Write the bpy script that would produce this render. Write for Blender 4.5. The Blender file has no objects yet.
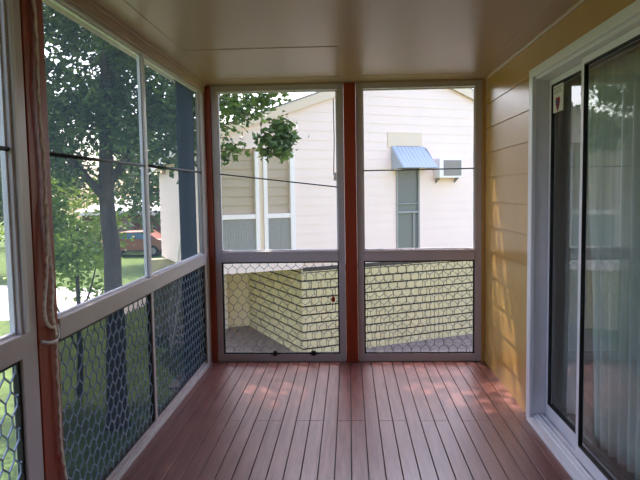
import bpy, bmesh, math, random
from mathutils import Vector, Matrix, noise
R = random.Random(7)
scene = bpy.context.scene
COL = scene.collection
PI = math.pi

# ------------------------------------------------------------------ camera
YAW, PITCH, ROLL = 0.0470, 0.0784, 0.0159
cam_d = bpy.data.cameras.new('camera'); cam = bpy.data.objects.new('camera', cam_d); COL.objects.link(cam)
cam_d.sensor_width = 36.0; cam_d.lens = 630.0 / 640.0 * 36.0; cam_d.clip_start = 0.02; cam_d.clip_end = 500
def _w(v):
    x, y, z = v
    c, s = math.cos(PITCH), math.sin(PITCH); y, z = c*y + s*z, -s*y + c*z
    c, s = math.cos(YAW), math.sin(YAW); x, y = c*x - s*y, s*x + c*y
    return Vector((x, y, z))
_cr, _sr = math.cos(ROLL), math.sin(ROLL)
_r, _u, _f = _w((_cr, 0, -_sr)), _w((_sr, 0, _cr)), _w((0, 1, 0))
cam.matrix_world = Matrix(((_r.x, _u.x, -_f.x, 0), (_r.y, _u.y, -_f.y, 0), (_r.z, _u.z, -_f.z, 1.488), (0, 0, 0, 1)))
scene.camera = cam

# ------------------------------------------------------------------ world, sun, exposure
world = bpy.data.worlds.new('world'); scene.world = world; world.use_nodes = True
wn = world.node_tree; wn.nodes.clear()
sky = wn.nodes.new('ShaderNodeTexSky'); sky.sky_type = 'NISHITA'; sky.sun_disc = False
sky.sun_elevation = math.radians(58); sky.sun_rotation = math.radians(-18); sky.air_density = 1.0; sky.dust_density = 3.0
bg = wn.nodes.new('ShaderNodeBackground'); bg.inputs['Strength'].default_value = 0.42
wo = wn.nodes.new('ShaderNodeOutputWorld')
tint = wn.nodes.new('ShaderNodeMix'); tint.data_type = 'RGBA'; tint.blend_type = 'MULTIPLY'; tint.inputs['Factor'].default_value = 1.0
tint.inputs[7].default_value = (1.0, .935, .95, 1)
wn.links.new(sky.outputs[0], tint.inputs[6]); wn.links.new(tint.outputs[2], bg.inputs[0]); wn.links.new(bg.outputs[0], wo.inputs[0])
SUN = Vector((-0.20, 0.60, 1.0)).normalized()
sd = bpy.data.lights.new('sun', 'SUN'); sun = bpy.data.objects.new('sun', sd); COL.objects.link(sun)
sd.energy = 5.0; sd.angle = math.radians(0.6); sd.color = (1.0, 0.93, 0.82)
sun.location = (0, 0, 20); sun.rotation_euler = SUN.to_track_quat('Z', 'Y').to_euler()
vs = scene.view_settings
vs.view_transform = 'Standard'; vs.look = 'None'; vs.gamma = 1.0; vs.use_curve_mapping = False
vs.exposure = 1.18
try:
    scene.cycles.max_bounces = 10; scene.cycles.diffuse_bounces = 6; scene.cycles.transparent_max_bounces = 24
except Exception: pass

# ------------------------------------------------------------------ materials
def lin(r, g, b):
    return tuple((c/255/12.92 if c/255 <= .04045 else ((c/255+.055)/1.055)**2.4) for c in (r, g, b)) + (1,)
def mat(name, col, rough=.6, metal=0., noise_amt=0., scale=8., bump=0., bscale=60., spec=.5, stretch=None):
    m = bpy.data.materials.new(name); m.use_nodes = True; nt = m.node_tree
    b = nt.nodes['Principled BSDF']
    b.inputs['Base Color'].default_value = col; b.inputs['Roughness'].default_value = rough
    b.inputs['Metallic'].default_value = metal; b.inputs['Specular IOR Level'].default_value = spec
    if noise_amt or bump:
        tc = nt.nodes.new('ShaderNodeTexCoord'); mp = nt.nodes.new('ShaderNodeMapping')
        nt.links.new(tc.outputs['Object'], mp.inputs[0])
        if stretch: mp.inputs['Scale'].default_value = stretch
    if noise_amt:
        n = nt.nodes.new('ShaderNodeTexNoise'); n.inputs['Scale'].default_value = scale; n.inputs['Detail'].default_value = 6
        nt.links.new(mp.outputs[0], n.inputs['Vector'])
        r = nt.nodes.new('ShaderNodeValToRGB')
        r.color_ramp.elements[0].position = .3; r.color_ramp.elements[1].position = .7
        r.color_ramp.elements[0].color = tuple(c*(1-noise_amt) for c in col[:3]) + (1,)
        r.color_ramp.elements[1].color = tuple(min(1, c*(1+noise_amt)) for c in col[:3]) + (1,)
        nt.links.new(n.outputs[0], r.inputs[0]); nt.links.new(r.outputs[0], b.inputs['Base Color'])
    if bump:
        n2 = nt.nodes.new('ShaderNodeTexNoise'); n2.inputs['Scale'].default_value = bscale
        nt.links.new(mp.outputs[0], n2.inputs['Vector'])
        bp = nt.nodes.new('ShaderNodeBump'); bp.inputs['Strength'].default_value = bump; bp.inputs['Distance'].default_value = .01
        nt.links.new(n2.outputs[0], bp.inputs['Height']); nt.links.new(bp.outputs[0], b.inputs['Normal'])
    return m
def screen_mat(name, col, opac, graze):
    """woven insect screen: thin threads let light through, more closed at a grazing view"""
    m = bpy.data.materials.new(name); m.use_nodes = True; nt = m.node_tree; nt.nodes.clear()
    o = nt.nodes.new('ShaderNodeOutputMaterial'); mx = nt.nodes.new('ShaderNodeMixShader')
    t = nt.nodes.new('ShaderNodeBsdfTransparent'); d = nt.nodes.new('ShaderNodeBsdfDiffuse'); tr = nt.nodes.new('ShaderNodeBsdfTranslucent')
    d.inputs[0].default_value = col; tr.inputs[0].default_value = col
    m2 = nt.nodes.new('ShaderNodeMixShader'); m2.inputs[0].default_value = .4
    nt.links.new(d.outputs[0], m2.inputs[1]); nt.links.new(tr.outputs[0], m2.inputs[2])
    lw = nt.nodes.new('ShaderNodeLayerWeight'); lw.inputs[0].default_value = .5
    mr = nt.nodes.new('ShaderNodeMapRange'); mr.inputs['To Min'].default_value = opac; mr.inputs['To Max'].default_value = graze
    nt.links.new(lw.outputs['Facing'], mr.inputs['Value']); nt.links.new(mr.outputs[0], mx.inputs[0])
    nt.links.new(t.outputs[0], mx.inputs[1]); nt.links.new(m2.outputs[0], mx.inputs[2]); nt.links.new(mx.outputs[0], o.inputs[0])
    return m
def glass_mat(name, tint=(.9, .95, .93, 1), ior=1.6):
    m = bpy.data.materials.new(name); m.use_nodes = True; nt = m.node_tree; nt.nodes.clear()
    o = nt.nodes.new('ShaderNodeOutputMaterial'); mx = nt.nodes.new('ShaderNodeMixShader')
    t = nt.nodes.new('ShaderNodeBsdfTransparent'); t.inputs[0].default_value = tint
    g = nt.nodes.new('ShaderNodeBsdfGlossy'); g.inputs['Roughness'].default_value = .015
    fr = nt.nodes.new('ShaderNodeFresnel'); geo = nt.nodes.new('ShaderNodeNewGeometry'); mi = nt.nodes.new('ShaderNodeMapRange')
    mi.inputs['To Min'].default_value = ior; mi.inputs['To Max'].default_value = 1/ior
    nt.links.new(geo.outputs['Backfacing'], mi.inputs['Value']); nt.links.new(mi.outputs[0], fr.inputs[0])
    nt.links.new(fr.outputs[0], mx.inputs[0]); nt.links.new(t.outputs[0], mx.inputs[1]); nt.links.new(g.outputs[0], mx.inputs[2])
    nt.links.new(mx.outputs[0], o.inputs[0]); return m
def leaf_mat(name, c1, c2):
    m = bpy.data.materials.new(name); m.use_nodes = True; nt = m.node_tree; nt.nodes.clear()
    o = nt.nodes.new('ShaderNodeOutputMaterial'); mx = nt.nodes.new('ShaderNodeMixShader'); mx.inputs[0].default_value = .22
    p = nt.nodes.new('ShaderNodeBsdfPrincipled'); p.inputs['Roughness'].default_value = .45
    tr = nt.nodes.new('ShaderNodeBsdfTranslucent')
    tc = nt.nodes.new('ShaderNodeTexCoord'); n = nt.nodes.new('ShaderNodeTexNoise'); n.inputs['Scale'].default_value = 3.5; n.inputs['Detail'].default_value = 4
    r = nt.nodes.new('ShaderNodeValToRGB'); r.color_ramp.elements[0].position = .35; r.color_ramp.elements[1].position = .65
    r.color_ramp.elements[0].color = c1; r.color_ramp.elements[1].color = c2
    nt.links.new(tc.outputs['Object'], n.inputs['Vector']); nt.links.new(n.outputs[0], r.inputs[0])
    nt.links.new(r.outputs[0], p.inputs['Base Color'])
    hs = nt.nodes.new('ShaderNodeHueSaturation'); hs.inputs['Hue'].default_value = .48; hs.inputs['Value'].default_value = 1.5
    nt.links.new(r.outputs[0], hs.inputs['Color']); nt.links.new(hs.outputs[0], tr.inputs[0])
    nt.links.new(p.outputs[0], mx.inputs[1]); nt.links.new(tr.outputs[0], mx.inputs[2]); nt.links.new(mx.outputs[0], o.inputs[0]); return m

M = dict(
    deck=mat('deck_paint', lin(130, 82, 75), .27, 0, .16, 5, .15, 35, .5, (6, .5, 1)),
    gap=mat('deck_gap', lin(48, 26, 22), .9),
    ceil=mat('ceiling_paint', lin(182, 148, 132), .32, 0, .03, 2),
    trimc=mat('ceiling_trim', lin(180, 150, 124), .4),
    ochre=mat('ochre_paint', lin(190, 146, 78), .30, 0, .06, 3, .04, 20),
    post=mat('red_brown_paint', lin(148, 56, 26), .45, 0, .12, 6, .05, 40, .4, (6, 6, .7)),
    alu=mat('cream_aluminium', lin(194, 182, 182), .35, .0, .04, 6, 0, 60, .6),
    alu_w=mat('white_aluminium', lin(232, 230, 236), .35, 0, 0, 8, 0, 60, .6),
    seal=mat('black_rubber', lin(30, 28, 30), .6),
    mesh=mat('security_mesh', lin(120, 126, 138), .35, .55),
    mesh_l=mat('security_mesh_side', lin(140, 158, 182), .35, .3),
    rod=mat('dark_rod', lin(34, 32, 36), .5),
    screen_l=screen_mat('insect_screen_side', (.11, .14, .18, 1), .26, .52),
    screen_low=screen_mat('insect_screen_shade_tint', (.012, .018, .028, 1), .84, .96),  # insect screen darkened to carry the shade on the ground under the tree
    screen_b=screen_mat('insect_screen_front', (.25, .25, .25, 1), .04, .3),
    screen_bl=screen_mat('insect_screen_front_lower', (.10, .10, .09, 1), .14, .4),
    glass=glass_mat('door_glass'),
    curtain=mat('curtain_fabric', lin(212, 216, 214), .9, 0, .05, 12, .2, 200),
    rope=mat('rope_fibre', lin(246, 236, 226), .9, 0, .08, 60),
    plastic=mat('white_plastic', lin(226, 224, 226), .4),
    red=mat('red_plastic', lin(170, 30, 20), .5),
    navy=mat('navy_canvas', lin(42, 54, 72), .85, 0, .1, 6),
    room=mat('room_plaster', lin(214, 206, 196), .8),
    carpet=mat('room_floor', lin(92, 80, 74), .9),
    grass=mat('lawn_grass', lin(88, 108, 56), .95, 0, .35, 3, .8, 30, .2),
    concrete=mat('driveway_concrete', lin(206, 200, 190), .9, 0, .08, 2, .2, 40),
    paver=mat('grey_paver', lin(134, 118, 112), .9, 0, .15, 4, .3, 30),
    board=mat('cream_weatherboard', lin(246, 222, 212), .6, 0, .02, 2),
    cream=mat('cream_paint', lin(232, 220, 190), .6, 0, .03, 2),
    fascia=mat('fascia_paint', lin(228, 206, 184), .6),
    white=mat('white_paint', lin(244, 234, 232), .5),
    blind=mat('beige_blind', lin(186, 168, 148), .8, 0, .04, 4, .1, 20, .3, (1, 1, 12)),
    greymesh=mat('grey_mesh_panel', lin(158, 156, 154), .6, 0, .12, 40, .2, 80),
    winglass=mat('window_glass_grey', lin(120, 122, 120), .2),
    roof=mat('roof_iron', lin(170, 168, 164), .5, .1, .05, 4),
    hood=mat('pale_blue_metal', lin(176, 184, 196), .5, 0),
    acgrey=mat('ac_grille', lin(150, 142, 138), .6),
    block=mat('cream_block', lin(206, 190, 146), .85, 0, .10, 3, .4, 60),
    mortar=mat('mortar_joint', lin(62, 50, 42), .95),
    bark=mat('bark', lin(84, 76, 70), .95, 0, .3, 8, .8, 25, .2, (1, 1, .3)),
    leaf=leaf_mat('leaf_green', lin(48, 74, 38), lin(98, 124, 62)),
    leaf2=leaf_mat('leaf_light', lin(84, 122, 40), lin(156, 182, 76)),
    leaf3=leaf_mat('leaf_dark', lin(26, 46, 28), lin(54, 78, 40)),
    brown=mat('brown_brick', lin(112, 74, 64), .9, 0, .1, 6),
    orange=mat('orange_car_paint', lin(150, 92, 72), .4),
    bluegl=mat('car_window', lin(90, 120, 160), .15),
    tyre=mat('tyre', lin(30, 30, 32), .8),
    label=mat('sticker_white', lin(226, 222, 214), .5),
    blue=mat('sticker_blue', lin(50, 60, 120), .5),
)

# ------------------------------------------------------------------ helpers
def box(bm, x0, x1, y0, y1, z0, z1, mi=0):
    v = [bm.verts.new(p) for p in ((x0,y0,z0),(x1,y0,z0),(x1,y1,z0),(x0,y1,z0),(x0,y0,z1),(x1,y0,z1),(x1,y1,z1),(x0,y1,z1))]
    for q in ((0,3,2,1),(4,5,6,7),(0,1,5,4),(1,2,6,5),(2,3,7,6),(3,0,4,7)):
        f = bm.faces.new([v[i] for i in q]); f.material_index = mi
def prism(bm, poly, d, mi=0):
    """poly: list of Vector, extruded by the vector d"""
    a = [bm.verts.new(p) for p in poly]; b = [bm.verts.new(Vector(p) + Vector(d)) for p in poly]; n = len(a)
    fs = [bm.faces.new(a), bm.faces.new(b[::-1])] + [bm.faces.new([a[(i+1) % n], a[i], b[i], b[(i+1) % n]]) for i in range(n)]
    for f in fs: f.material_index = mi
def tube(bm, pts, rad, n=8, mi=0, close=True):
    pts = [Vector(p) for p in pts]; rings = []
    if not isinstance(rad, (list, tuple)): rad = [rad]*len(pts)
    for i, p in enumerate(pts):
        t = (pts[min(i+1, len(pts)-1)] - pts[max(i-1, 0)]).normalized()
        a = t.orthogonal().normalized() if i == 0 else (pa - t*pa.dot(t)).normalized()
        pa = a; b = t.cross(a)
        rings.append([bm.verts.new(p + (a*math.cos(2*PI*k/n) + b*math.sin(2*PI*k/n))*rad[i]) for k in range(n)])
    for r0, r1 in zip(rings, rings[1:]):
        for k in range(n):
            f = bm.faces.new((r0[k], r0[(k+1) % n], r1[(k+1) % n], r1[k])); f.material_index = mi; f.smooth = True
    if close:
        for rr in (rings[0][::-1], rings[-1]):
            f = bm.faces.new(rr); f.material_index = mi
def obj(name, bm, mats, parent=None, bevel=0., label=None):
    bmesh.ops.recalc_face_normals(bm, faces=bm.faces)
    me = bpy.data.meshes.new(name); bm.to_mesh(me); bm.free()
    for m in (mats if isinstance(mats, (list, tuple)) else [mats]): me.materials.append(M[m])
    o = bpy.data.objects.new(name, me); COL.objects.link(o)
    if parent: o.parent = parent
    if bevel:
        md = o.modifiers.new('bevel', 'BEVEL'); md.width = bevel; md.segments = 2; md.limit_method = 'ANGLE'
    if label: o['label'] = label
    return o
def B(): return bmesh.new()
def bx(name, dims, m, parent=None, bevel=0., label=None):
    b = B(); box(b, *dims); return obj(name, b, m, parent, bevel, label)
def tag(o, label, cat, group=None, kind=None):
    o['label'] = label; o['category'] = cat
    if group: o['group'] = group
    if kind: o['kind'] = kind
    return o
def empty(name, loc=(0, 0, 0), rz=0.):
    o = bpy.data.objects.new(name, None); COL.objects.link(o); o.location = loc; o.rotation_euler = (0, 0, rz); o.empty_display_size = .1; return o
def struct(o, label, cat):
    return tag(o, label, cat, kind='structure')

XL, XR, YB, H = -1.222, 1.155, 5.40, 2.40
GZ = -2.05
YN = -1.6                                     # wall behind the camera

# ------------------------------------------------------------------ ground and far setting
b = B(); box(b, -60, 60, -20, 90, GZ-.3, GZ); struct(obj('lawn', b, 'grass'), 'wide green lawn below and around the raised verandah', 'lawn')
b = B(); prism(b, [(-16, 16.5, GZ), (-6.6, 17.5, GZ), (-6.2, 22.2, GZ), (-16, 24.5, GZ)], (0, 0, .02)); struct(obj('driveway', b, 'concrete'), 'pale sunlit concrete driveway crossing the lawn beyond the big tree', 'driveway')
b = B()
for i in range(24):
    for j in range(30):
        x0, y0 = -3.3 + i*.42, 11.0 + j*.3
        box(b, x0+.006, x0+.414, y0+.006, y0+.294, GZ, GZ+.03)
struct(obj('paving', b, 'paver'), 'grey-brown concrete pavers on the ground beside the block wall', 'paving')

# ------------------------------------------------------------------ verandah shell
b = B(); n = 27; w = (XR - XL + .03)/n
for i in range(n):
    x0 = XL - .03 + i*w
    ys = [YN, R.choice((.6, 1.5)), 3.98 if i % 3 else 2.2, YB + .08]
    for y0, y1 in zip(ys, ys[1:]):
        box(b, x0 + .0025, x0 + w - .0025, y0 + .001, y1 - .001, -.022, 0)
box(b, XL-.06, XR+.02, YN, YB+.06, -.09, -.023, 1)
fl = obj('floor', b, ['deck', 'gap'], None, .0015); struct(fl, 'red-brown painted timber deck boards with dark gaps', 'floor')

b = B(); box(b, XL-.22, XR+4.0, YN-.3, YB+.18, H, H+.12)
struct(obj('ceiling', b, 'ceil'), 'glossy beige flat sheet ceiling of the verandah', 'ceiling')
b = B()
box(b, -.055, .115, YN, YB-.001, H-.003, H); box(b, XL+.02, XL+.17, YN, YB-.001, H-.003, H); box(b, XR-.15, XR, YN, YB-.001, H-.003, H)
box(b, XL+.17, -.055, YB-.26, YB-.001, H-.003, H); box(b, .115, XR-.15, YB-.26, YB-.001, H-.003, H)
box(b, XL+.17, -.055, 4.085, 4.095, H-.003, H)
struct(obj('trim_1', b, 'ceil', None, .0015), 'flat beige cover boards running along the ceiling', 'ceiling trim')
b = B(); prism(b, [(XR, YN, H), (XR, YN, H-.022), (XR-.010, YN, H-.022), (XR-.018, YN, H-.012), (XR-.018, YN, H)], (0, YB-YN, 0))
struct(obj('trim_2', b, 'trimc'), 'narrow pale beading between ceiling and ochre wall', 'ceiling trim')
b = B(); box(b, XL-.05, XL+.012, YN, YB+.03, H-.065, H); box(b, XL-.05, XL-.02+.05, YN, YB, H-.02, H)
struct(obj('trim_3', b, 'trimc', None, .004), 'beige head beam over the left-hand screened windows', 'ceiling trim')
b = B(); box(b, XL+.012, XR-.001, YB-.012, YB+.05, H-.016, H)
struct(obj('trim_4', b, 'trimc', None, .004), 'beige head beam over the two far windows', 'ceiling trim')

# right wall: lapped boards, with the door opening DY0..DY1 up to DZ
DY0, DY1, DZ = 1.55, 4.03, 2.20
b = B()
def lap(bm, x, y0, y1, z0, z1, thick=.1):
    prism(bm, [(x-.007, y0, z0), (x, y0, z1), (x+thick, y0, z1), (x+thick, y0, z0)], (0, y1-y0, 0))
    prism(bm, [(x+.004, y0, z0-.004), (x+.004, y0, z0), (x+thick, y0, z0), (x+thick, y0, z0-.004)], (0, y1-y0, 0))
zs = [0.0] + [.175 + .2*k for k in range(0, 11)] + [H]
for z0, z1 in zip(zs, zs[1:]):
    if z1 - z0 < .01: continue
    top = z0 >= 2.17
    for y0, y1 in (((YN, YB+.06),) if top else ((YN, DY0), (DY1, YB+.06))):
        lap(b, XR, y0, y1, z0 + (.004 if z0 else 0), z1)
box(b, XR, XR+.1, DY0, DY1, DZ-.03, 2.176)
box(b, XR+.1, XR+4, YB-.04, YB+.06, GZ, H)          # end wall of the home, beyond the door room
wr = obj('wall_right', b, 'ochre'); struct(wr, 'ochre painted board wall on the right of the verandah', 'wall')
b = B(); box(b, XL-.06, XR+.1, YN-.1, YN, -.09, H); struct(obj('wall_back', b, 'ochre'), 'ochre wall behind the camera', 'wall')
b = B(); box(b, XL-.06, XL, YN, .87, -.09, H); struct(obj('wall_left', b, 'ochre'), 'ochre wall at the left, out of view, lengthened to cut side light', 'wall')  # unseen wall, lengthened forward to cut light from the left
# ochre corner batten between wall and far window
b = B(); box(b, XR-.034, XR-.007, YB-.02, YB+.05, .0, H-.017); struct(obj('trim_5', b, 'ochre', None, .003), 'narrow ochre corner batten beside the right far window', 'trim')

# ------------------------------------------------------------------ posts
def post(dims, label, ht=.066):
    x0, x1, y0, y1 = dims
    t = empty('timber_post', ((x0+x1)/2, (y0+y1)/2, 0)); cx, cy = (x0+x1)/2, (y0+y1)/2
    b = B(); box(b, x0-cx, x1-cx, y0-cy, y1-cy, .0005, H-ht)
    obj('post_shaft', b, 'post', t, .004)
    b = B(); box(b, x0-cx-.006, x1-cx+.004, y0-cy-.006, y1-cy+.004, .0005, .018); obj('post_foot', b, 'post', t, .003)
    tag(t, label, 'post'); return t
post((XL-.05, XL+.004, 2.37, 2.54), 'thick red-brown timber post near the camera with a rope hanging down it')
post((-1.216, -1.170, YB-.035, YB+.05), 'thin red-brown corner post where the left and far windows meet', .017)
post((-.038, .064, YB-.03, YB+.06), 'red-brown timber post standing between the two far windows', .017)
b = B(); box(b, XL-.05, XL+.004, .871, 1.0, 0, H-.066); struct(obj('unseen_post', b, 'post', None, .004), 'red-brown timber post out of view at the end of the lengthened left wall', 'trim')  # unseen timber post, moved to the end of the lengthened left wall

# ------------------------------------------------------------------ security mesh (expanded hexagons) in a local u,v plane
def hexmesh(bm, u0, u1, v0, v1, P, rad=.0032, cw=.079, ch=.064):
    """P(u,v,w) -> point. vertical strands ch*.55 long joined by slanted ones"""
    hh = ch*.50
    def seg(a, c):
        (ua, va), (uc, vc) = a, c
        # clip to the rectangle
        t0, t1 = 0., 1.; du, dv = uc-ua, vc-va
        for p, q in ((-du, ua-u0), (du, u1-ua), (-dv, va-v0), (dv, v1-va)):
            if abs(p) < 1e-9:
                if q < 0: return
            else:
                r = q/p
                if p < 0: t0 = max(t0, r)
                else: t1 = min(t1, r)
        if t1 - t0 < .02: return
        a = (ua+du*t0, va+dv*t0); c = (ua+du*t1, va+dv*t1)
        L = math.hypot(c[0]-a[0], c[1]-a[1]); nx, ny = -(c[1]-a[1])/L*rad, (c[0]-a[0])/L*rad
        q = [P(a[0]+nx, a[1]+ny, 0), P(a[0]-nx, a[1]-ny, 0), P(c[0]-nx, c[1]-ny, 0), P(c[0]+nx, c[1]+ny, 0)]
        d = Vector(P(0, 0, .005)) - Vector(P(0, 0, 0))
        prism(bm, q, d)
    rows = int((v1-v0)/ch) + 2; cols = int((u1-u0)/cw) + 2
    for r in range(rows):
        off = .5*cw if r % 2 else 0
        for c in range(-1, cols):
            u = u0 + off + c*cw; v = v0 + r*ch
            seg((u, v), (u, v+hh))
            seg((u, v+hh), (u+cw/2, v+ch)); seg((u, v+hh), (u-cw/2, v+ch))

# ------------------------------------------------------------------ far windows (in the plane y = YB)
def far_window(name, x0, x1, label, rod, knobs, tagged):
    t = empty(name, ((x0+x1)/2, YB, 0)); cx = (x0+x1)/2
    fw = .054; a, c = x0-cx, x1-cx
    b = B()
    box(b, a, a+fw, -.004, .045, .0005, 2.383); box(b, c-fw, c, -.004, .045, .0005, 2.383)
    box(b, a+fw, c-fw, -.004, .045, .0005, .066); box(b, a+fw, c-fw, -.004, .045, 2.338, 2.383)
    obj('window_frame', b, 'alu', t, .003)
    b = B(); box(b, a+fw, c-fw, -.012, .045, .878, .972); box(b, a+fw, c-fw, -.018, -.012, .95, .972)
    obj('midrail', b, 'alu', t, .003)
    # upper sash lip
    b = B()
    for q in ((a+fw, a+fw+.012, .972, 2.333), (c-fw-.012, c-fw, .972, 2.333)): box(b, q[0], q[1], .008, .03, q[2], q[3])
    box(b, a+fw, c-fw, .008, .03, .972, .982); box(b, a+fw, c-fw, .008, .03, 2.322, 2.333)
    obj('sash', b, 'alu_w', t, .002)
    b = B()
    s = .012
    box(b, a+fw, a+fw+s, .004, .03, .066, .878); box(b, c-fw-s, c-fw, .004, .03, .066, .878)
    box(b, a+fw, c-fw, .004, .03, .066, .078); box(b, a+fw, c-fw, .004, .03, .866, .878)
    obj('seal', b, 'seal', t)
    bm = B(); hexmesh(bm, a+fw+s, c-fw-s, .078, .866, lambda u, v, w: (u, .016+w, v), .0022)
    obj('security_mesh', bm, 'mesh', t)
    b = B(); b.faces.new([b.verts.new(p) for p in ((a+fw, .027, .07), (c-fw, .027, .07), (c-fw, .027, .872), (a+fw, .027, .872))])
    obj('lower_flyscreen', b, 'screen_bl', t)
    b = B(); b.faces.new([b.verts.new(p) for p in ((a+fw, .026, .975), (c-fw, .026, .975), (c-fw, .026, 2.33), (a+fw, .026, 2.33))])
    obj('upper_flyscreen', b, 'screen_b', t)
    b = B(); tube(b, [(a+fw, .012, rod[0]), ((a+c)/2, .012, (rod[0]+rod[1])/2 - rod[2]), (c-fw, .012, rod[1])], .0055, 8); obj('cross_rod', b, 'rod', t)
    for kx in knobs:
        b = B(); tube(b, [(kx-cx, -.03, .078), (kx-cx, -.018, .078), (kx-cx, -.002, .078)], [.014, .026, .022], 14); box(b, kx-cx-.04, kx-cx+.04, -.008, -.002, .064, .082)
        obj('latch_knob', b, 'seal', t)
    struct(t, label, 'window'); return t
w1 = far_window('window_1', -1.168, -.040, 'left of the two far screened windows, with a sagging dark cord across', (1.643, 1.515, .0), (-.66, -.325), True)
w2 = far_window('window_2', .066, 1.120, 'right of the two far screened windows, with a level dark rod across', (1.650, 1.655, .0), (), False)
b = B(); tube(b, [(-.128-(-.604), -.01, 1.62), (-.120-(-.604), -.012, 1.9), (-.123-(-.604), -.01, 2.26)], .004, 6); obj('sash_cord', b, 'rod', w1)
b = B(); box(b, -.128+.604, -.106+.604, -.02, -.004, 1.57, 1.64); obj('sash_catch', b, 'plastic', w1, .003, 'small white catch')
b = B()
for k in range(9):
    a = 2*PI*k/9; pass
prism(b, [(.020*math.cos(2*PI*k/10)*(1 if k % 2 else .8), 0, .030*math.sin(2*PI*k/10)*(1 if k % 2 else .8)) for k in range(10)], (0, .006, 0))
tube(b, [(0, .003, .02), (0, .010, .045)], .003, 6)
rt = obj('red_tag', b, 'red', None, .001); rt.location = (-.147, YB+.004, .545)
tag(rt, 'small red tag caught on the wire mesh of the left far window', 'tag')

# ------------------------------------------------------------------ left windows (in the plane x = XL)
def left_window(name, y0, y1, ym, label, st0=.05, st1=.05, low='screen_low'):
    t = empty(name, (XL, (y0+y1)/2, 0)); cy = (y0+y1)/2
    a, c, m = y0-cy, y1-cy, ym-cy
    X0, X1 = -.045, .0
    b = B()
    box(b, X0, X1, a, a+st0, .0005, 2.335); box(b, X0, X1, c-st1, c, .0005, 2.335)
    box(b, X0, X1, a+st0, c-st1, .0005, .030); box(b, X0, X1-.02, a+st0, c-st1, .030, .062); box(b, X0, X1+.012, a, c, .0005, .016)
    box(b, X0, X1, a+st0, c-st1, 2.318, 2.335)
    obj('window_frame', b, 'alu', t, .003)
    b = B(); box(b, X0, X1+.008, a+st0, c-st1, .882, .972); obj('midrail', b, 'alu', t, .003)
    b = B(); box(b, X0+.005, X1-.006, m-.022, m+.022, .972, 2.318); obj('mullion', b, 'alu_w', t, .003)
    b = B(); box(b, X0+.005, X1-.006, m-.012, m+.034, .062, .882); obj('mullion', b, 'alu', t, .003)
    for q0, q1 in ((a+st0, m-.022), (m+.022, c-st1)):
        b = B(); s = .010
        box(b, -.036, -.018, q0, q1, .972, .972+s); box(b, -.036, -.018, q0, q1, 2.318-s, 2.318)
        box(b, -.036, -.018, q0, q0+s, .972+s, 2.318-s); box(b, -.036, -.018, q1-s, q1, .972+s, 2.318-s)
        obj('sash', b, 'alu_w', t, .001)
        b = B(); b.faces.new([b.verts.new(p) for p in ((-.028, q0, .975), (-.028, q1, .975), (-.028, q1, 2.315), (-.028, q0, 2.315))]); obj('upper_flyscreen', b, 'screen_l', t)
        b = B(); tube(b, [(-.014, q0-.005, 1.656), (-.014, q1+.005, 1.656)], .0085, 8); obj('cross_rod', b, 'rod', t)
    for q0, q1 in ((a+st0, m-.012), (m+.034, c-st1)):
        b = B(); s = .014
        box(b, -.034, -.012, q0, q1, .864, .882); box(b, -.034, -.012, q0, q1, .062, .07); box(b, -.034, -.012, q0, q0+s, .07, .864); box(b, -.034, -.012, q1-s, q1, .07, .864)
        obj('seal', b, 'seal', t)
        bm = B(); hexmesh(bm, q0+s, q1-s, .07, .864, lambda u, v, w: (-.020+w, u, v), .0030)
        obj('security_mesh', bm, 'mesh_l', t)
        b = B(); b.faces.new([b.verts.new(p) for p in ((-.030, q0, .065), (-.030, q1, .065), (-.030, q1, .88), (-.030, q0, .88))]); obj('lower_flyscreen', b, low, t)
    if st1 < .13:
        b = B(); box(b, -.001, .010, c-st1+.016, c-st1+.046, .97, 2.33); obj('beading', b, 'plastic', t, .003, 'white lip strip coloured as a highlight on the frame')  # highlight on the frame lip, put in as a white bead
    struct(t, label, 'window'); return t
left_window('window_3', 2.542, YB-.002, 3.815, 'long screened window on the left between thick post and far corner', .006, .155)
left_window('window_4', 1.002, 2.368, 1.55, 'screened window at the left edge in front of the rope post', .05, .115, 'screen_l')  # near end, out of view, shortened to let in less light

# navy panel hanging outside the far end of the left window
pn = empty('canvas_shade', (-1.36, 5.28, 0))
b = B(); N = 14
for i in range(N):
    y0, y1 = -.26 + .52*i/N, -.26 + .52*(i+1)/N
    x0, x1 = .012*(i % 2), .012*((i+1) % 2)
    prism(b, [(x0, y0, -.05), (x1, y1, -.05), (x1-.006, y1, -.05), (x0-.006, y0, -.05)], (0, 0, H+.04))
obj('canvas', b, 'navy', pn)
b = B(); tube(b, [(0, -.27, H-.02), (0, .27, H-.02)], .014, 8); obj('rail', b, 'rod', pn)
tag(pn, 'dark navy upright canvas panel outside the far left corner of the verandah', 'shade')

# ------------------------------------------------------------------ rope and hook on the near post
X = XL + .004
def wavy(pts, k=6):
    out = []
    P = [Vector(p) for p in pts]
    for i in range(len(P)-1):
        p0, p1, p2, p3 = P[max(i-1, 0)], P[i], P[i+1], P[min(i+2, len(P)-1)]
        for j in range(k):
            t = j/k
            out.append(.5*((2*p1) + (-p0+p2)*t + (2*p0-5*p1+4*p2-p3)*t*t + (-p0+3*p1-3*p2+p3)*t**3))
    out.append(P[-1]); return out
def twisted(bm, pts, r):
    path = wavy(pts, 10); n = len(path)
    for ph in (0, PI):
        q = []
        for i, p in enumerate(path):
            a = i*.9 + ph; q.append(p + Vector((abs(math.cos(a))*r*.5, math.sin(a)*r*.8, 0)))
        tube(bm, q, r*.75, 6)
SH = lambda z: -.038*min(1, max(0, (z-.25)/.6))
rp = empty('rope', (X+.012, 2.49, .015))
def L(pts): return [(x-(X+.012), y-2.49+SH(z), z-.015) for x, y, z in pts]
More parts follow.
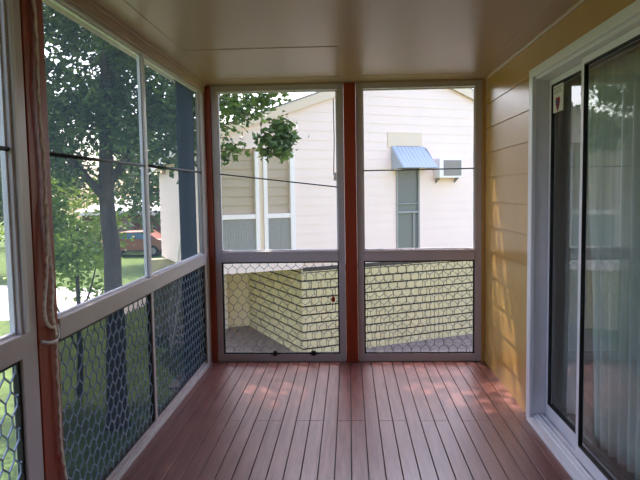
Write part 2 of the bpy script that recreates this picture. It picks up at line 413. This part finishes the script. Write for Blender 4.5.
b = B(); twisted(b, L([(X+.012, 2.47, 2.33), (X+.010, 2.485, 2.1), (X+.012, 2.475, 1.85), (X+.012, 2.492, 1.6), (X+.012, 2.488, 1.4), (X+.012, 2.500, 1.27), (X+.012, 2.515, 1.13), (X+.012, 2.500, 1.02), (X+.014, 2.51, .96), (X+.014, 2.52, .9), (X+.012, 2.515, .8), (X+.012, 2.505, .6), (X+.010, 2.50, .45), (X+.012, 2.515, .28), (X+.014, 2.52, .12), (X+.02, 2.51, .02)]), .0075)
obj('hanging_strand', b, 'rope', rp)
b = B(); twisted(b, L([(X+.02, 2.485, 1.45), (X+.02, 2.470, 1.30), (X+.02, 2.455, 1.18), (X+.02, 2.425, 1.06), (X+.02, 2.430, 1.00), (X+.02, 2.46, .965), (X+.02, 2.50, .955)]), .0068)
obj('loop_strand', b, 'rope', rp)
tag(rp, 'frayed beige rope looped and hanging down the near red-brown post', 'rope')
b = B(); tube(b, wavy([(0, -.10, .012), (.012, -.075, .0), (.02, -.03, -.006), (.018, .0, .0), (.012, .022, .02), (.004, .03, .05)], 6), .0068, 8)
hk = obj('rope_tie', b, 'plastic'); hk.location = (X+.007, 2.475, .905)
tag(hk, 'white plastic tie hooked around the near post, holding the rope', 'tie')

# ------------------------------------------------------------------ sliding door (opening DY0..DY1)
dr = empty('door_1', (XR, (DY0+DY1)/2, 0)); dc = (DY0+DY1)/2; h0, h1 = DY0-dc, DY1-dc
b = B()
box(b, -.022, .0, h1-.045, h1+.035, .0005, DZ+.012); box(b, -.022, 0, h0-.035, h0+.045, .0005, DZ+.012); box(b, -.022, 0, h0+.045, h1-.045, DZ-.04, DZ+.012)
obj('casing', b, 'alu_w', dr, .004)
b = B()
box(b, 0, .125, h1-.03, h1, .0005, DZ-.035); box(b, 0, .125, h0, h0+.03, .0005, DZ-.035); box(b, 0, .125, h0, h1, DZ-.058, DZ-.035)
obj('door_frame', b, 'alu_w', dr, .003)
b = B()
box(b, -.035, .14, h0+.03, h1-.03, .0005, .022); box(b, .01, .14, h0+.03, h1-.03, .022, .034)
for tx in (.028, .058, .088, .112): box(b, tx, tx+.005, h0+.03, h1-.03, .034, .046)
obj('track_sill', b, 'alu_w', dr, .002)
def panel(name, x, y0, y1, glass_label=None):
    p = empty(name, (x, y0, .047)); p.parent = dr
    w, hgt, s = y1-y0, DZ-.058-.049, .042
    b = B(); box(b, 0, .026, 0, s, 0, hgt); box(b, 0, .026, w-s, w, 0, hgt); box(b, 0, .026, s, w-s, 0, .07); box(b, 0, .026, s, w-s, hgt-.036, hgt)
    obj('sash', b, 'alu_w', p, .003)
    b = B(); q = .005
    box(b, -.001, .020, s, s+q, .07, hgt-.036); box(b, -.001, .020, w-s-q, w-s, .07, hgt-.036); box(b, -.001, .020, s+q, w-s-q, .07, .078); box(b, -.001, .020, s+q, w-s-q, hgt-.044, hgt-.036)
    obj('gasket', b, 'seal', p)
    b = B(); b.faces.new([b.verts.new(v) for v in ((.012, s, .07), (.012, w-s, .07), (.012, w-s, hgt-.036), (.012, s, hgt-.036))]); obj('glass_pane', b, 'glass', p)
    return p, w, hgt
pA, wA, hA = panel('door_panel', .085, 2.55-dc, DY1-.032-dc)
pB, wB, hB = panel('door_panel', .040, DY0+.032-dc, 3.34-dc)
b = B(); box(b, -.012, .0, .012, .03, .82, 1.05); box(b, -.03, -.012, .016, .026, .84, 1.03); obj('handle', b, 'alu_w', pB, .003)
# sticker on the far pane
st = bx('sticker', (.006, .0105, wA-.042-.19, wA-.042-.015, 1.885, 2.045), 'label', pA, 0, 'white window sticker with red and blue shield')
b = B(); zc, ycs = 1.94, wA-.042-.10
sh = [(-.035, .03), (.035, .03), (.035, -.005), (.0, -.055), (-.035, -.005)]
prism(b, [(.0045, ycs+u, zc+v) for u, v in sh], (.0014, 0, 0)); prism(b, [(.0035, ycs+u*.6+.004, zc+v*.6) for u, v in sh], (.001, 0, 0), 1)
obj('shield_emblem', b, ['red', 'blue'], pA)
b = B()
for k, (zz, ww) in enumerate(((2.03, .07), (2.016, .055), (2.002, .075))): box(b, .005, .006, ycs-ww, ycs+ww, zz-.004, zz+.001)
obj('sticker_print', b, 'acgrey', pA)
struct(dr, 'white aluminium sliding glass door in the ochre wall', 'door')

# room behind the door
b = B(); box(b, XR+.145, XR+4, -.5, YB-.05, -.09, .0); struct(obj('floor_room', b, 'carpet'), 'dark floor of the room behind the glass door', 'floor')
b = B(); box(b, XR+3.9, XR+4, -.5, YB-.05, 0, .9); box(b, XR+3.9, XR+4, -.5, YB-.05, 2.1, H); box(b, XR+3.9, XR+4, -.5, .6, .9, 2.1); box(b, XR+3.9, XR+4, 4.4, YB-.05, .9, 2.1);  struct(obj('wall_room_far', b, 'room'), 'plaster wall deep inside the room, with an unseen opening added for light', 'wall')  # middle opening is added, unseen, to let sky light onto the curtains
b = B(); box(b, XR+.1, XR+3.9, YB-.14, YB-.05, 0, H); struct(obj('wall_room_side', b, 'room'), 'plaster side wall inside the room behind the door', 'wall')
b = B(); box(b, XR+.1, XR+3.9, -.6, -.5, 0, H); struct(obj('wall_room_near', b, 'room'), 'plaster wall at the near end of the room', 'wall')
# curtains
def curtain(y0, y1, label, flare, seed, x=XR+.26):
    rr = random.Random(seed); t = empty('curtain', (x, (y0+y1)/2, .03)); cy = (y0+y1)/2
    b = B(); nu, nv = 90, 24; folds = (y1-y0)/.115; g = []
    for i in range(nu+1):
        row = []
        for j in range(nv+1):
            v = j/nv; u = i/nu; z = .02 + v*2.1
            k = 1 - v
            yy = (y0 + (y1-y0)*u) - cy + flare*(k**1.6)*(u-.3) + .02*math.sin(3*v + seed)
            xx = .036*math.sin(2*PI*folds*u + .8*math.sin(2.2*v+seed))*(.6+.5*k) + .012*math.sin(7.3*u+seed)
            row.append(b.verts.new((xx, yy, z)))
        g.append(row)
    for i in range(nu):
        for j in range(nv):
            f = b.faces.new((g[i][j], g[i+1][j], g[i+1][j+1], g[i][j+1])); f.smooth = True
    o = obj('curtain_cloth', b, 'curtain', t); md = o.modifiers.new('solid', 'SOLIDIFY'); md.thickness = .003
    b = B(); tube(b, [(0, y0-cy-.03, 2.15), (0, y1-cy+.03, 2.15)], .012, 8); obj('curtain_rail', b, 'alu_w', t)
    tag(t, label, 'curtain', 'curtains behind the glass door'); return t
curtain(3.88, 4.50, 'narrow pale curtain drawn to the far jamb behind the glass door', -.08, 3)
curtain(2.75, 3.74, 'pale pleated curtain behind the nearer pane of the glass door', -.20, 5)

# ------------------------------------------------------------------ neighbour's house
A = Vector((-1.017, 13.10, GZ)); ROT = math.radians(27.7)
Zl = lambda z: z - GZ
hs = empty('house', A, ROT)
APX, APZ, PT = 2.77, 4.33, .355
SL, SR = -2.05, 8.0
def roofz(s): return APZ - PT*abs(s-APX)
b = B()
openings = [(-1.86, -.14, .0, 2.30), (2.33, 2.95, .02, 2.45)]
z = .0; ph = .195
while z < APZ-.1:
    z1 = z + ph
    lim0 = max(SL, APX - (APZ-.18-z)/PT); lim1 = min(SR, APX + (APZ-.18-z)/PT)
    if lim1 - lim0 > .1:
        cuts = [(lim0, lim1)]
        for s0, s1, a0, a1 in openings:
            if z < a1-.05 and z1 > a0+.05:
                new = []
                for c0, c1 in cuts:
                    if s1 <= c0 or s0 >= c1: new.append((c0, c1)); continue
                    if s0 > c0: new.append((c0, s0))
                    if s1 < c1: new.append((s1, c1))
                cuts = new
        for c0, c1 in cuts:
            t0 = max(c0, APX-(APZ-.18-z1)/PT) if c0 == lim0 else c0
            t1 = min(c1, APX+(APZ-.18-z1)/PT) if c1 == lim1 else c1
            if t1 - t0 < .02: t0 = t1 = (t0+t1)/2; t1 += .02
            v = [b.verts.new(p) for p in ((c0, -.007, Zl(z)), (c1, -.007, Zl(z)), (t1, 0, Zl(z1)), (t0, 0, Zl(z1)), (c0, .06, Zl(z)), (c1, .06, Zl(z)), (t1, .06, Zl(z1)), (t0, .06, Zl(z1)))]
            for q in ((0,1,2,3),(5,4,7,6),(0,4,5,1),(3,2,6,7),(0,3,7,4),(1,5,6,2)): b.faces.new([v[i] for i in q])
    z = z1
obj('weatherboard_gable', b, 'board', hs)
# body behind the facade
b = B(); box(b, SR-.1, SR, .06, 9, Zl(-.1), Zl(2.3)); box(b, .6, SR, 8.9, 9, Zl(-.1), Zl(2.5)); box(b, SL, SR, .06, 4.3, Zl(-.13), Zl(-.02)); box(b, .6, .7, 4.3, 9, 0, Zl(2.3))
obj('side_wall', b, 'board', hs)
# lower wing along the left side: boards under a sloping white edge
b = B(); zt = lambda t: 2.52 - (t)*.105
z = -.13
while z < 2.45:
    tt = min(4.3, max(.1, (2.52 - z - .19)/.105))
    v = [b.verts.new(p) for p in ((SL-.014, .06, Zl(z)), (SL-.014, tt, Zl(z)), (SL, tt, Zl(z+.19)), (SL, .06, Zl(z+.19)), (SL+.06, .06, Zl(z)), (SL+.06, tt, Zl(z)), (SL+.06, tt, Zl(z+.19)), (SL+.06, .06, Zl(z+.19)))]
    for q in ((0,1,2,3),(5,4,7,6),(0,4,5,1),(3,2,6,7),(0,3,7,4),(1,5,6,2)): b.faces.new([v[i] for i in q])
    z += .19
prism(b, [(SL+.06, 4.2, Zl(-.13)), (.6, 4.2, Zl(-.13)), (.6, 4.2, Zl(2.1)), (SL+.06, 4.2, Zl(2.07))], (0, .1, 0))
obj('wing_wall', b, 'board', hs)
b = B(); prism(b, [(SL-.25, .0, Zl(2.5)), (SL-.25, 4.5, Zl(2.04)), (.7, 4.5, Zl(2.10)), (.7, .0, Zl(2.56))], (0, 0, .04)); obj('wing_roof', b, 'roof', hs)
b = B(); prism(b, [(SL-.27, .0, Zl(2.40)), (SL-.27, 4.5, Zl(1.94)), (SL-.27, 4.5, Zl(2.10)), (SL-.27, .0, Zl(2.56))], (.02, 0, 0)); obj('wing_bargeboard', b, 'white', hs)
b = B()
b.free()
for k in range(9):
    b = B(); box(b, SL-.36, SL-.06, .3+k*.17, .46+k*.17, Zl(-.10)-k*.215-.03, Zl(-.10)-k*.215); obj('stair_tread', b, 'white', hs)
for tx in (SL-.38, SL-.06):
    b = B(); prism(b, [(tx, .28, Zl(-.05)), (tx, 1.85, .02), (tx, 1.7, 0), (tx, .28, Zl(-.32))], (.03, 0, 0)); obj('stair_stringer', b, 'white', hs)
b = B(); prism(b, [(SL-.38, .28, Zl(.80)), (SL-.38, 1.85, .9), (SL-.38, 1.85, .8), (SL-.38, .28, Zl(.70))], (.04, 0, 0))
for k in range(5): box(b, SL-.38, SL-.34, .3+k*.37, .34+k*.37, max(0, Zl(-.1)-k*.46), Zl(.74)-k*.46)
obj('stair_rail', b, 'white', hs)
b = B(); box(b, SL, 0.02, -.03, .0, Zl(-.14), Zl(.06)); obj('floor_beam', b, 'board', hs)
# roof
b = B()
zr = lambda q: Zl(APZ - PT*abs(q-APX))
prism(b, [(APX, -.09, zr(APX)), (-2.16, -.09, zr(-2.16)), (-2.16, .35, zr(-2.16)), (-.3, 2.2, zr(-.3)), (APX, 5.2, zr(APX))], (0, 0, .04))
prism(b, [(APX, -.09, zr(APX)), (APX, 9.4, zr(APX)), (8.35, 9.4, zr(8.35)), (8.35, -.09, zr(8.35))], (0, 0, .04))
obj('roof', b, 'roof', hs)
b = B()
for e in (-2.16, 8.35):
    z1 = APZ - PT*abs(e-APX)
    prism(b, [(APX, -.09, Zl(APZ-.19)), (APX, -.09, Zl(APZ+.03)), (e, -.09, Zl(z1+.03)), (e, -.09, Zl(z1-.19))], (0, .03, 0))
obj('bargeboard', b, 'fascia', hs)
b = B()
for e in (-2.16, 8.35):
    z1 = APZ - PT*abs(e-APX)
    prism(b, [(APX, -.06, Zl(APZ-.05)), (APX, -.06, Zl(APZ-.03)), (e, -.06, Zl(z1-.03)), (e, -.06, Zl(z1-.05))], (0, .06, 0))
obj('soffit', b, 'fascia', hs)
# enclosed verandah bay
for s0, s1 in ((-1.90, -1.84), (-.985, -.905), (-.81, -.725), (-.225, -.12)):
    bx('verandah_post', (s0, s1, -.03, .06, Zl(0), Zl(2.3)), 'white', hs, .004)
bx('verandah_post', (-.905, -.81, .0, .04, Zl(0), Zl(2.3)), 'fascia', hs)
for s0, s1 in ((-1.84, -.985), (-.725, -.225)):
    bx('verandah_rail', (s0, s1, -.02, .05, Zl(.94), Zl(1.03)), 'white', hs, .004)
    b = B()
    for k in range(7):
        za, zb = 1.03 + k*.182, 1.03 + (k+1)*.182
        prism(b, [(s0, .05, Zl(za)), (s0, .065, Zl(zb)), (s0, .08, Zl(zb)), (s0, .07, Zl(za))], (s1-s0, 0, 0))
    obj('blind', b, 'blind', hs)
    b = B(); box(b, s0, s1, .02, .03, Zl(.04), Zl(.94))
    st_ = .055; kk = 0; s = s0
    while s < s1 - st_:
        box(b, s+.004, s+.012, .012, .02, Zl(.04), Zl(.94)); s += st_
    z = .06
    while z < .92:
        box(b, s0, s1, .010, .014, Zl(z), Zl(z+.008)); z += .055
    obj('mesh_panel', b, 'greymesh', hs)
# narrow window
b = B(); box(b, 2.33, 2.37, -.03, .05, Zl(.02), Zl(2.45)); box(b, 2.91, 2.95, -.03, .05, Zl(.02), Zl(2.45)); box(b, 2.37, 2.91, -.03, .05, Zl(2.40), Zl(2.45)); box(b, 2.37, 2.91, -.03, .05, Zl(.95), Zl(.99)); box(b, 2.37, 2.91, -.02, .05, Zl(1.15), Zl(1.17)); box(b, 2.78, 2.81, -.02, .05, Zl(.02), Zl(.95)); box(b, 2.37, 2.91, -.04, .05, Zl(.0), Zl(.04))
wf = obj('window_frame', b, 'greymesh', hs, .003)
b = B(); box(b, 2.37, 2.91, .02, .03, Zl(.04), Zl(2.4)); obj('window_pane', b, 'winglass', wf)
b = B(); box(b, 2.12, 3.02, -.02, .0, Zl(2.42), Zl(2.75)); obj('awning_patch', b, 'fascia', hs)  # flat beige patch on the wall above the awning
# block base: courses of painted blocks with raked joints
def blocks(bm, P, L, z0, z1, cw=.225, ch=.182, j=.016, jh=.036):
    r = 0; z = z0
    while z < z1 - .01:
        zt = min(z+ch, z1); u = -(cw/2 if r % 2 else 0)
        while u < L:
            a, c = max(u, 0)+j/2, min(u+cw, L)-j/2
            if c - a > .02:
                v = [bm.verts.new(P(*q)) for q in ((a, 0, z+jh/2), (c, 0, z+jh/2), (c, 0, zt-jh/2), (a, 0, zt-jh/2), (a, .03, z+jh/2), (c, .03, z+jh/2), (c, .03, zt-jh/2), (a, .03, zt-jh/2))]
                for q in ((0,1,2,3),(0,4,5,1),(3,2,6,7),(0,3,7,4),(1,5,6,2)): bm.faces.new([v[i] for i in q])
            u += cw
        z = zt; r += 1
b = B(); blocks(b, lambda u, d, z: (u, d, z), 8.0, 0, Zl(-.21)); blocks(b, lambda u, d, z: (d, u, z), 3.55, 0, Zl(-.15))
box(b, .02, 8.0, .02, .16, 0, Zl(-.22), 1); box(b, .02, .16, .16, 3.5, 0, Zl(-.15), 1)
obj('block_wall', b, ['block', 'mortar'], hs)
bx('recess_wall', (-2.6, .1, 3.55, 3.7, 0, Zl(-.13)), 'cream', hs)
bx('recess_strip', (-.86, -.60, 3.45, 3.55, 0, Zl(-.13)), 'white', hs)  # white upright box against the recess back wall
b = B(); box(b, .05, 8.0, .05, .15, Zl(-.21), Zl(-.13)); obj('floor_bearer', b, 'bark', hs)
tag(hs, "neighbour's cream weatherboard gable house above a cream block base", 'house')

# awning and air conditioner on the facade
def on_facade(name, s, z):
    p = A + Matrix.Rotation(ROT, 3, 'Z') @ Vector((s, 0, 0)); p.z = z; return empty(name, p, ROT)
aw = on_facade('window_awning', 2.66, 1.93)
b = B()
prism(b, [(-.44, -.02, .50), (.40, -.02, .50), (.46, -.50, .02), (-.44, -.50, .02)], (0, 0, .012))
for k in range(9): 
    u0 = -.42 + k*.1; tube(b, [(u0, -.025, .513), (u0+.005, -.50, .028)], .005, 6)
obj('awning_sheet', b, 'hood', aw)
for cx_ in (-.45, .45):
    b = B(); prism(b, [(cx_, -.021, .50), (cx_, -.50, .02), (cx_, -.021, .0)], (.012, 0, 0)); obj('awning_cheek', b, 'hood', aw)
tag(aw, "pale blue metal awning over the neighbour's narrow window", 'awning')
ac = on_facade('air_conditioner', 3.66, 1.73)
b = B(); box(b, -.33, .30, -.26, -.021, 0, .44); obj('casing', b, 'white', ac, .01)
b = B(); box(b, -.22, .27, -.268, -.261, .05, .40)
for k in range(12): box(b, -.22, .27, -.274, -.268, .055+k*.028, .066+k*.028)
obj('grille', b, 'acgrey', ac)
for bxp in (-.28, .24):
    b = B(); prism(b, [(bxp, -.021, -.001), (bxp, -.20, -.001), (bxp, -.021, -.12)], (.02, 0, 0)); obj('bracket', b, 'acgrey', ac)
tag(ac, "boxy white air conditioner on the neighbour's wall beside the blue awning", 'air conditioner')

# ------------------------------------------------------------------ garage and car
g = empty('garage', (-13.4, 38, GZ))
b = B(); box(b, -3.0, 3.2, 0, 6, 0, 2.35); obj('garage_wall', b, 'brown', g)
b = B(); prism(b, [(-3.3, -.5, 2.35), (3.5, -.5, 2.35), (3.5, 6.4, 3.2), (-3.3, 6.4, 3.2)], (0, 0, .12)); box(b, -3.3, 3.5, -.55, -.5, 2.25, 2.5); obj('garage_roof', b, 'white', g)
b = B(); box(b, -2.4, .2, -.04, 0, 0, 2.0); 
for k in range(8): box(b, -2.38, .18, -.055, -.04, .05+k*.245, .26+k*.245)
obj('garage_door', b, 'paver', g)
tag(g, 'low brown garage with a white roof far across the lawn', 'garage')
cr = empty('car', (-12.2, 35.3, GZ))
b = B()
side = [(-1.9, .35), (-1.9, .75), (-1.75, .9), (-1.0, .98), (-.6, 1.4), (.9, 1.42), (1.5, 1.0), (1.85, .92), (1.95, .7), (1.95, .35)]
prism(b, [(x, -.8, z) for x, z in side], (0, 1.6, 0)); obj('car_body', b, 'orange', cr, .05)
b = B()
prism(b, [(-.85, -.815, 1.0), (-.55, -.815, 1.34), (.15, -.815, 1.36), (.15, -.815, 1.0)], (0, .012, 0)); prism(b, [(.22, -.815, 1.0), (.22, -.815, 1.36), (.85, -.815, 1.36), (1.3, -.815, 1.0)], (0, .012, 0)); obj('car_window', b, 'bluegl', cr)
for wx in (-1.2, 1.25):
    for wy in (-.84, .66):
        b = B(); tube(b, [(wx, wy, .32), (wx, wy+.18, .32)], .32, 18); wh = obj('wheel', b, 'tyre', cr)
        b = B(); tube(b, [(wx, wy-.01, .32), (wx, wy+.02, .32)], .18, 14); obj('hubcap', b, 'acgrey', wh)
tag(cr, 'orange car parked in front of the brown garage', 'car')

# ------------------------------------------------------------------ trees
def leaf(bm, p, s, rr):
    d = Vector((rr.gauss(0, 1), rr.gauss(0, 1), rr.gauss(0, .6))).normalized()
    n = Vector((rr.gauss(0, 1), rr.gauss(0, 1), rr.gauss(0, 1)+.5)); n = (n - d*n.dot(d)).normalized(); q = d.cross(n)
    a = bm.verts.new(p - d*s*.5); c = bm.verts.new(p + d*s*.5 - n*s*.12)
    l = bm.verts.new(p + q*s*.30 + n*s*.08 - d*s*.05); r = bm.verts.new(p - q*s*.30 + n*s*.08 - d*s*.05)
    bm.faces.new((a, l, c)); bm.faces.new((a, c, r))
def tree(name, base, trunk, branches, blobs, label, lm, ls, seed, cat='tree', trunk_r=.2):
    """trunk: list of (x,y,z) local; branches: lists of points; blobs: (centre, radii, clusters, leaves per cluster, cluster radius)"""
    rr = random.Random(seed); t = empty(name, base)
    if trunk:
        b = B(); P = wavy(trunk, 5); n = len(P)
        P = [p + Vector((noise.noise(p*1.7)*.04, noise.noise(p*1.7+Vector((5, 0, 0)))*.04, 0)) for p in P]
        tube(b, P, [trunk_r*(1.35 if i == 0 else 1)*(1-.65*i/n) for i in range(n)], 14); obj('trunk', b, 'bark', t)
        for bi, br in enumerate(branches):
            b = B(); P = wavy(br, 5); n = len(P); r0 = trunk_r*(.42 if bi < 4 else .05)
            tube(b, P, [r0*(1-.85*i/n) for i in range(n)], 8); obj('branch', b, 'bark', t)
    b = B()
    for c, rad, nc, nl, cr_ in blobs:
        c = Vector(c)
        for k in range(nc):
            while True:
                d = Vector((rr.uniform(-1, 1), rr.uniform(-1, 1), rr.uniform(-1, 1)))
                if .15 < d.length < 1: break
            cc = c + Vector((d.x*rad[0], d.y*rad[1], d.z*rad[2]))
            for i in range(nl):
                q = Vector((rr.gauss(0, .45), rr.gauss(0, .45), rr.gauss(0, .38)))*cr_
                leaf(b, cc + q, ls*rr.uniform(.7, 1.25), rr)
    obj('foliage', b, lm, t)
    tag(t, label, cat); return t
# big shade tree: trunk about 3.4 m left, 9 m ahead
tree('shade_tree', (-3.57, 9.2, GZ), [(0, 0, -.05), (.03, 0, 1.2), (.0, .05, 2.6), (-.05, .1, 3.8), (.05, .1, 5.2), (.2, .2, 7.2)],
     [[(0, .05, 3.4), (-.8, -.1, 4.4), (-1.7, .1, 5.3), (-2.4, .2, 6.2)], [(0, .1, 3.7), (.7, .4, 4.7), (1.4, .8, 5.3), (2.1, .5, 5.3), (2.5, .1, 5.0)],
      [(.05, .1, 4.6), (.3, -.8, 5.6), (.6, -1.6, 6.4)], [(0, .1, 4.2), (-.2, 1.1, 5.2), (-.4, 2.1, 6.2)], [(2.0, .7, 5.3), (2.3, -.1, 4.9), (2.35, -.3, 4.3)]],
     [((-.2, .2, 5.9), (2.5, 2.2, 1.6), 170, 95, .37), ((-.95, 3.7, 7.1), (1.1, 1.9, .8), 60, 90, .45), ((0, 0, 7.4), (2.2, 2.2, 1.0), 60, 70, .5), ((1.9, -1.6, 7.3), (2.4, 3.0, .9), 170, 90, .5), ((-.2, .3, 4.4), (1.7, 1.0, .7), 50, 70, .4), ((.9, -4.0, 7.2), (1.6, 2.2, .7), 80, 80, .5), ((1.2, .6, 5.0), (1.0, .9, .5), 22, 70, .38),
      ((-1.9, .3, 4.4), (1.1, .8, .9), 34, 60, .4),
      ((1.85, -.2, 4.75), (.40, .3, .38), 6, 42, .26), ((1.75, .0, 4.15), (.3, .25, .18), 4, 35, .22), ((2.62, -.3, 4.22), (.20, .2, .38), 9, 60, .17), ((2.35, -.2, 4.85), (.25, .3, .15), 4, 45, .22)],
     'large leafy shade tree with a thick grey trunk left of the verandah', 'leaf', .115, 11, trunk_r=.165)
tree('shrub', (-4.85, 10.8, GZ), [(0, 0, 0), (.05, 0, .8), (0, .1, 1.8), (.1, 0, 3.0)], [[(0, 0, .8), (-.5, .1, 1.8), (-.8, 0, 2.8)], [(0, 0, 1.2), (.4, -.2, 2.0), (.6, -.2, 2.9)]],
     [((-.1, 0, 2.75), (.95, .8, 1.1), 62, 70, .34)], 'bright yellow-green leafy shrub beside the big tree trunk', 'leaf2', .12, 12, 'shrub', .06)
tree('tree', (-10.5, 10, GZ), [(0, 0, 0), (.1, 0, 2), (0, .2, 4.5)], [[(0, 0, 2), (-1, .3, 3.5), (-1.6, 0, 4.6)]],
     [((0, 0, 4.2), (2.2, 2.0, 2.6), 110, 60, .6)], 'leafy green tree at the far left beyond the big shade tree', 'leaf', .15, 13, trunk_r=.14)
for i, (x, y, hgt, lm, lab) in enumerate(((-21.8, 44, 8.5, 'leaf3', 'dark tree standing left of the brown garage'), (-13.5, 60, 8.0, 'leaf3', 'dark tree rising behind the brown garage roof'), (-8.8, 31, 7.2, 'leaf', 'green tree furthest to the right, behind the neighbour house'), (-17, 27, 6.5, 'leaf', 'green tree across the driveway, left of the lawn'), (-25, 34, 8.5, 'leaf3', 'tall dark tree furthest to the left'))):
    tree('tree', (x, y, GZ), [(0, 0, 0), (.1, 0, hgt*.35), (0, .1, hgt*.8)], [[(0, 0, hgt*.35), (-.8, .2, hgt*.55), (-1.4, 0, hgt*.7)]],
         [((0, 0, hgt*.62), (3.4, 2.4, hgt*.36), 90, 60, .95)], lab, lm, .30, 30+i, trunk_r=.22)
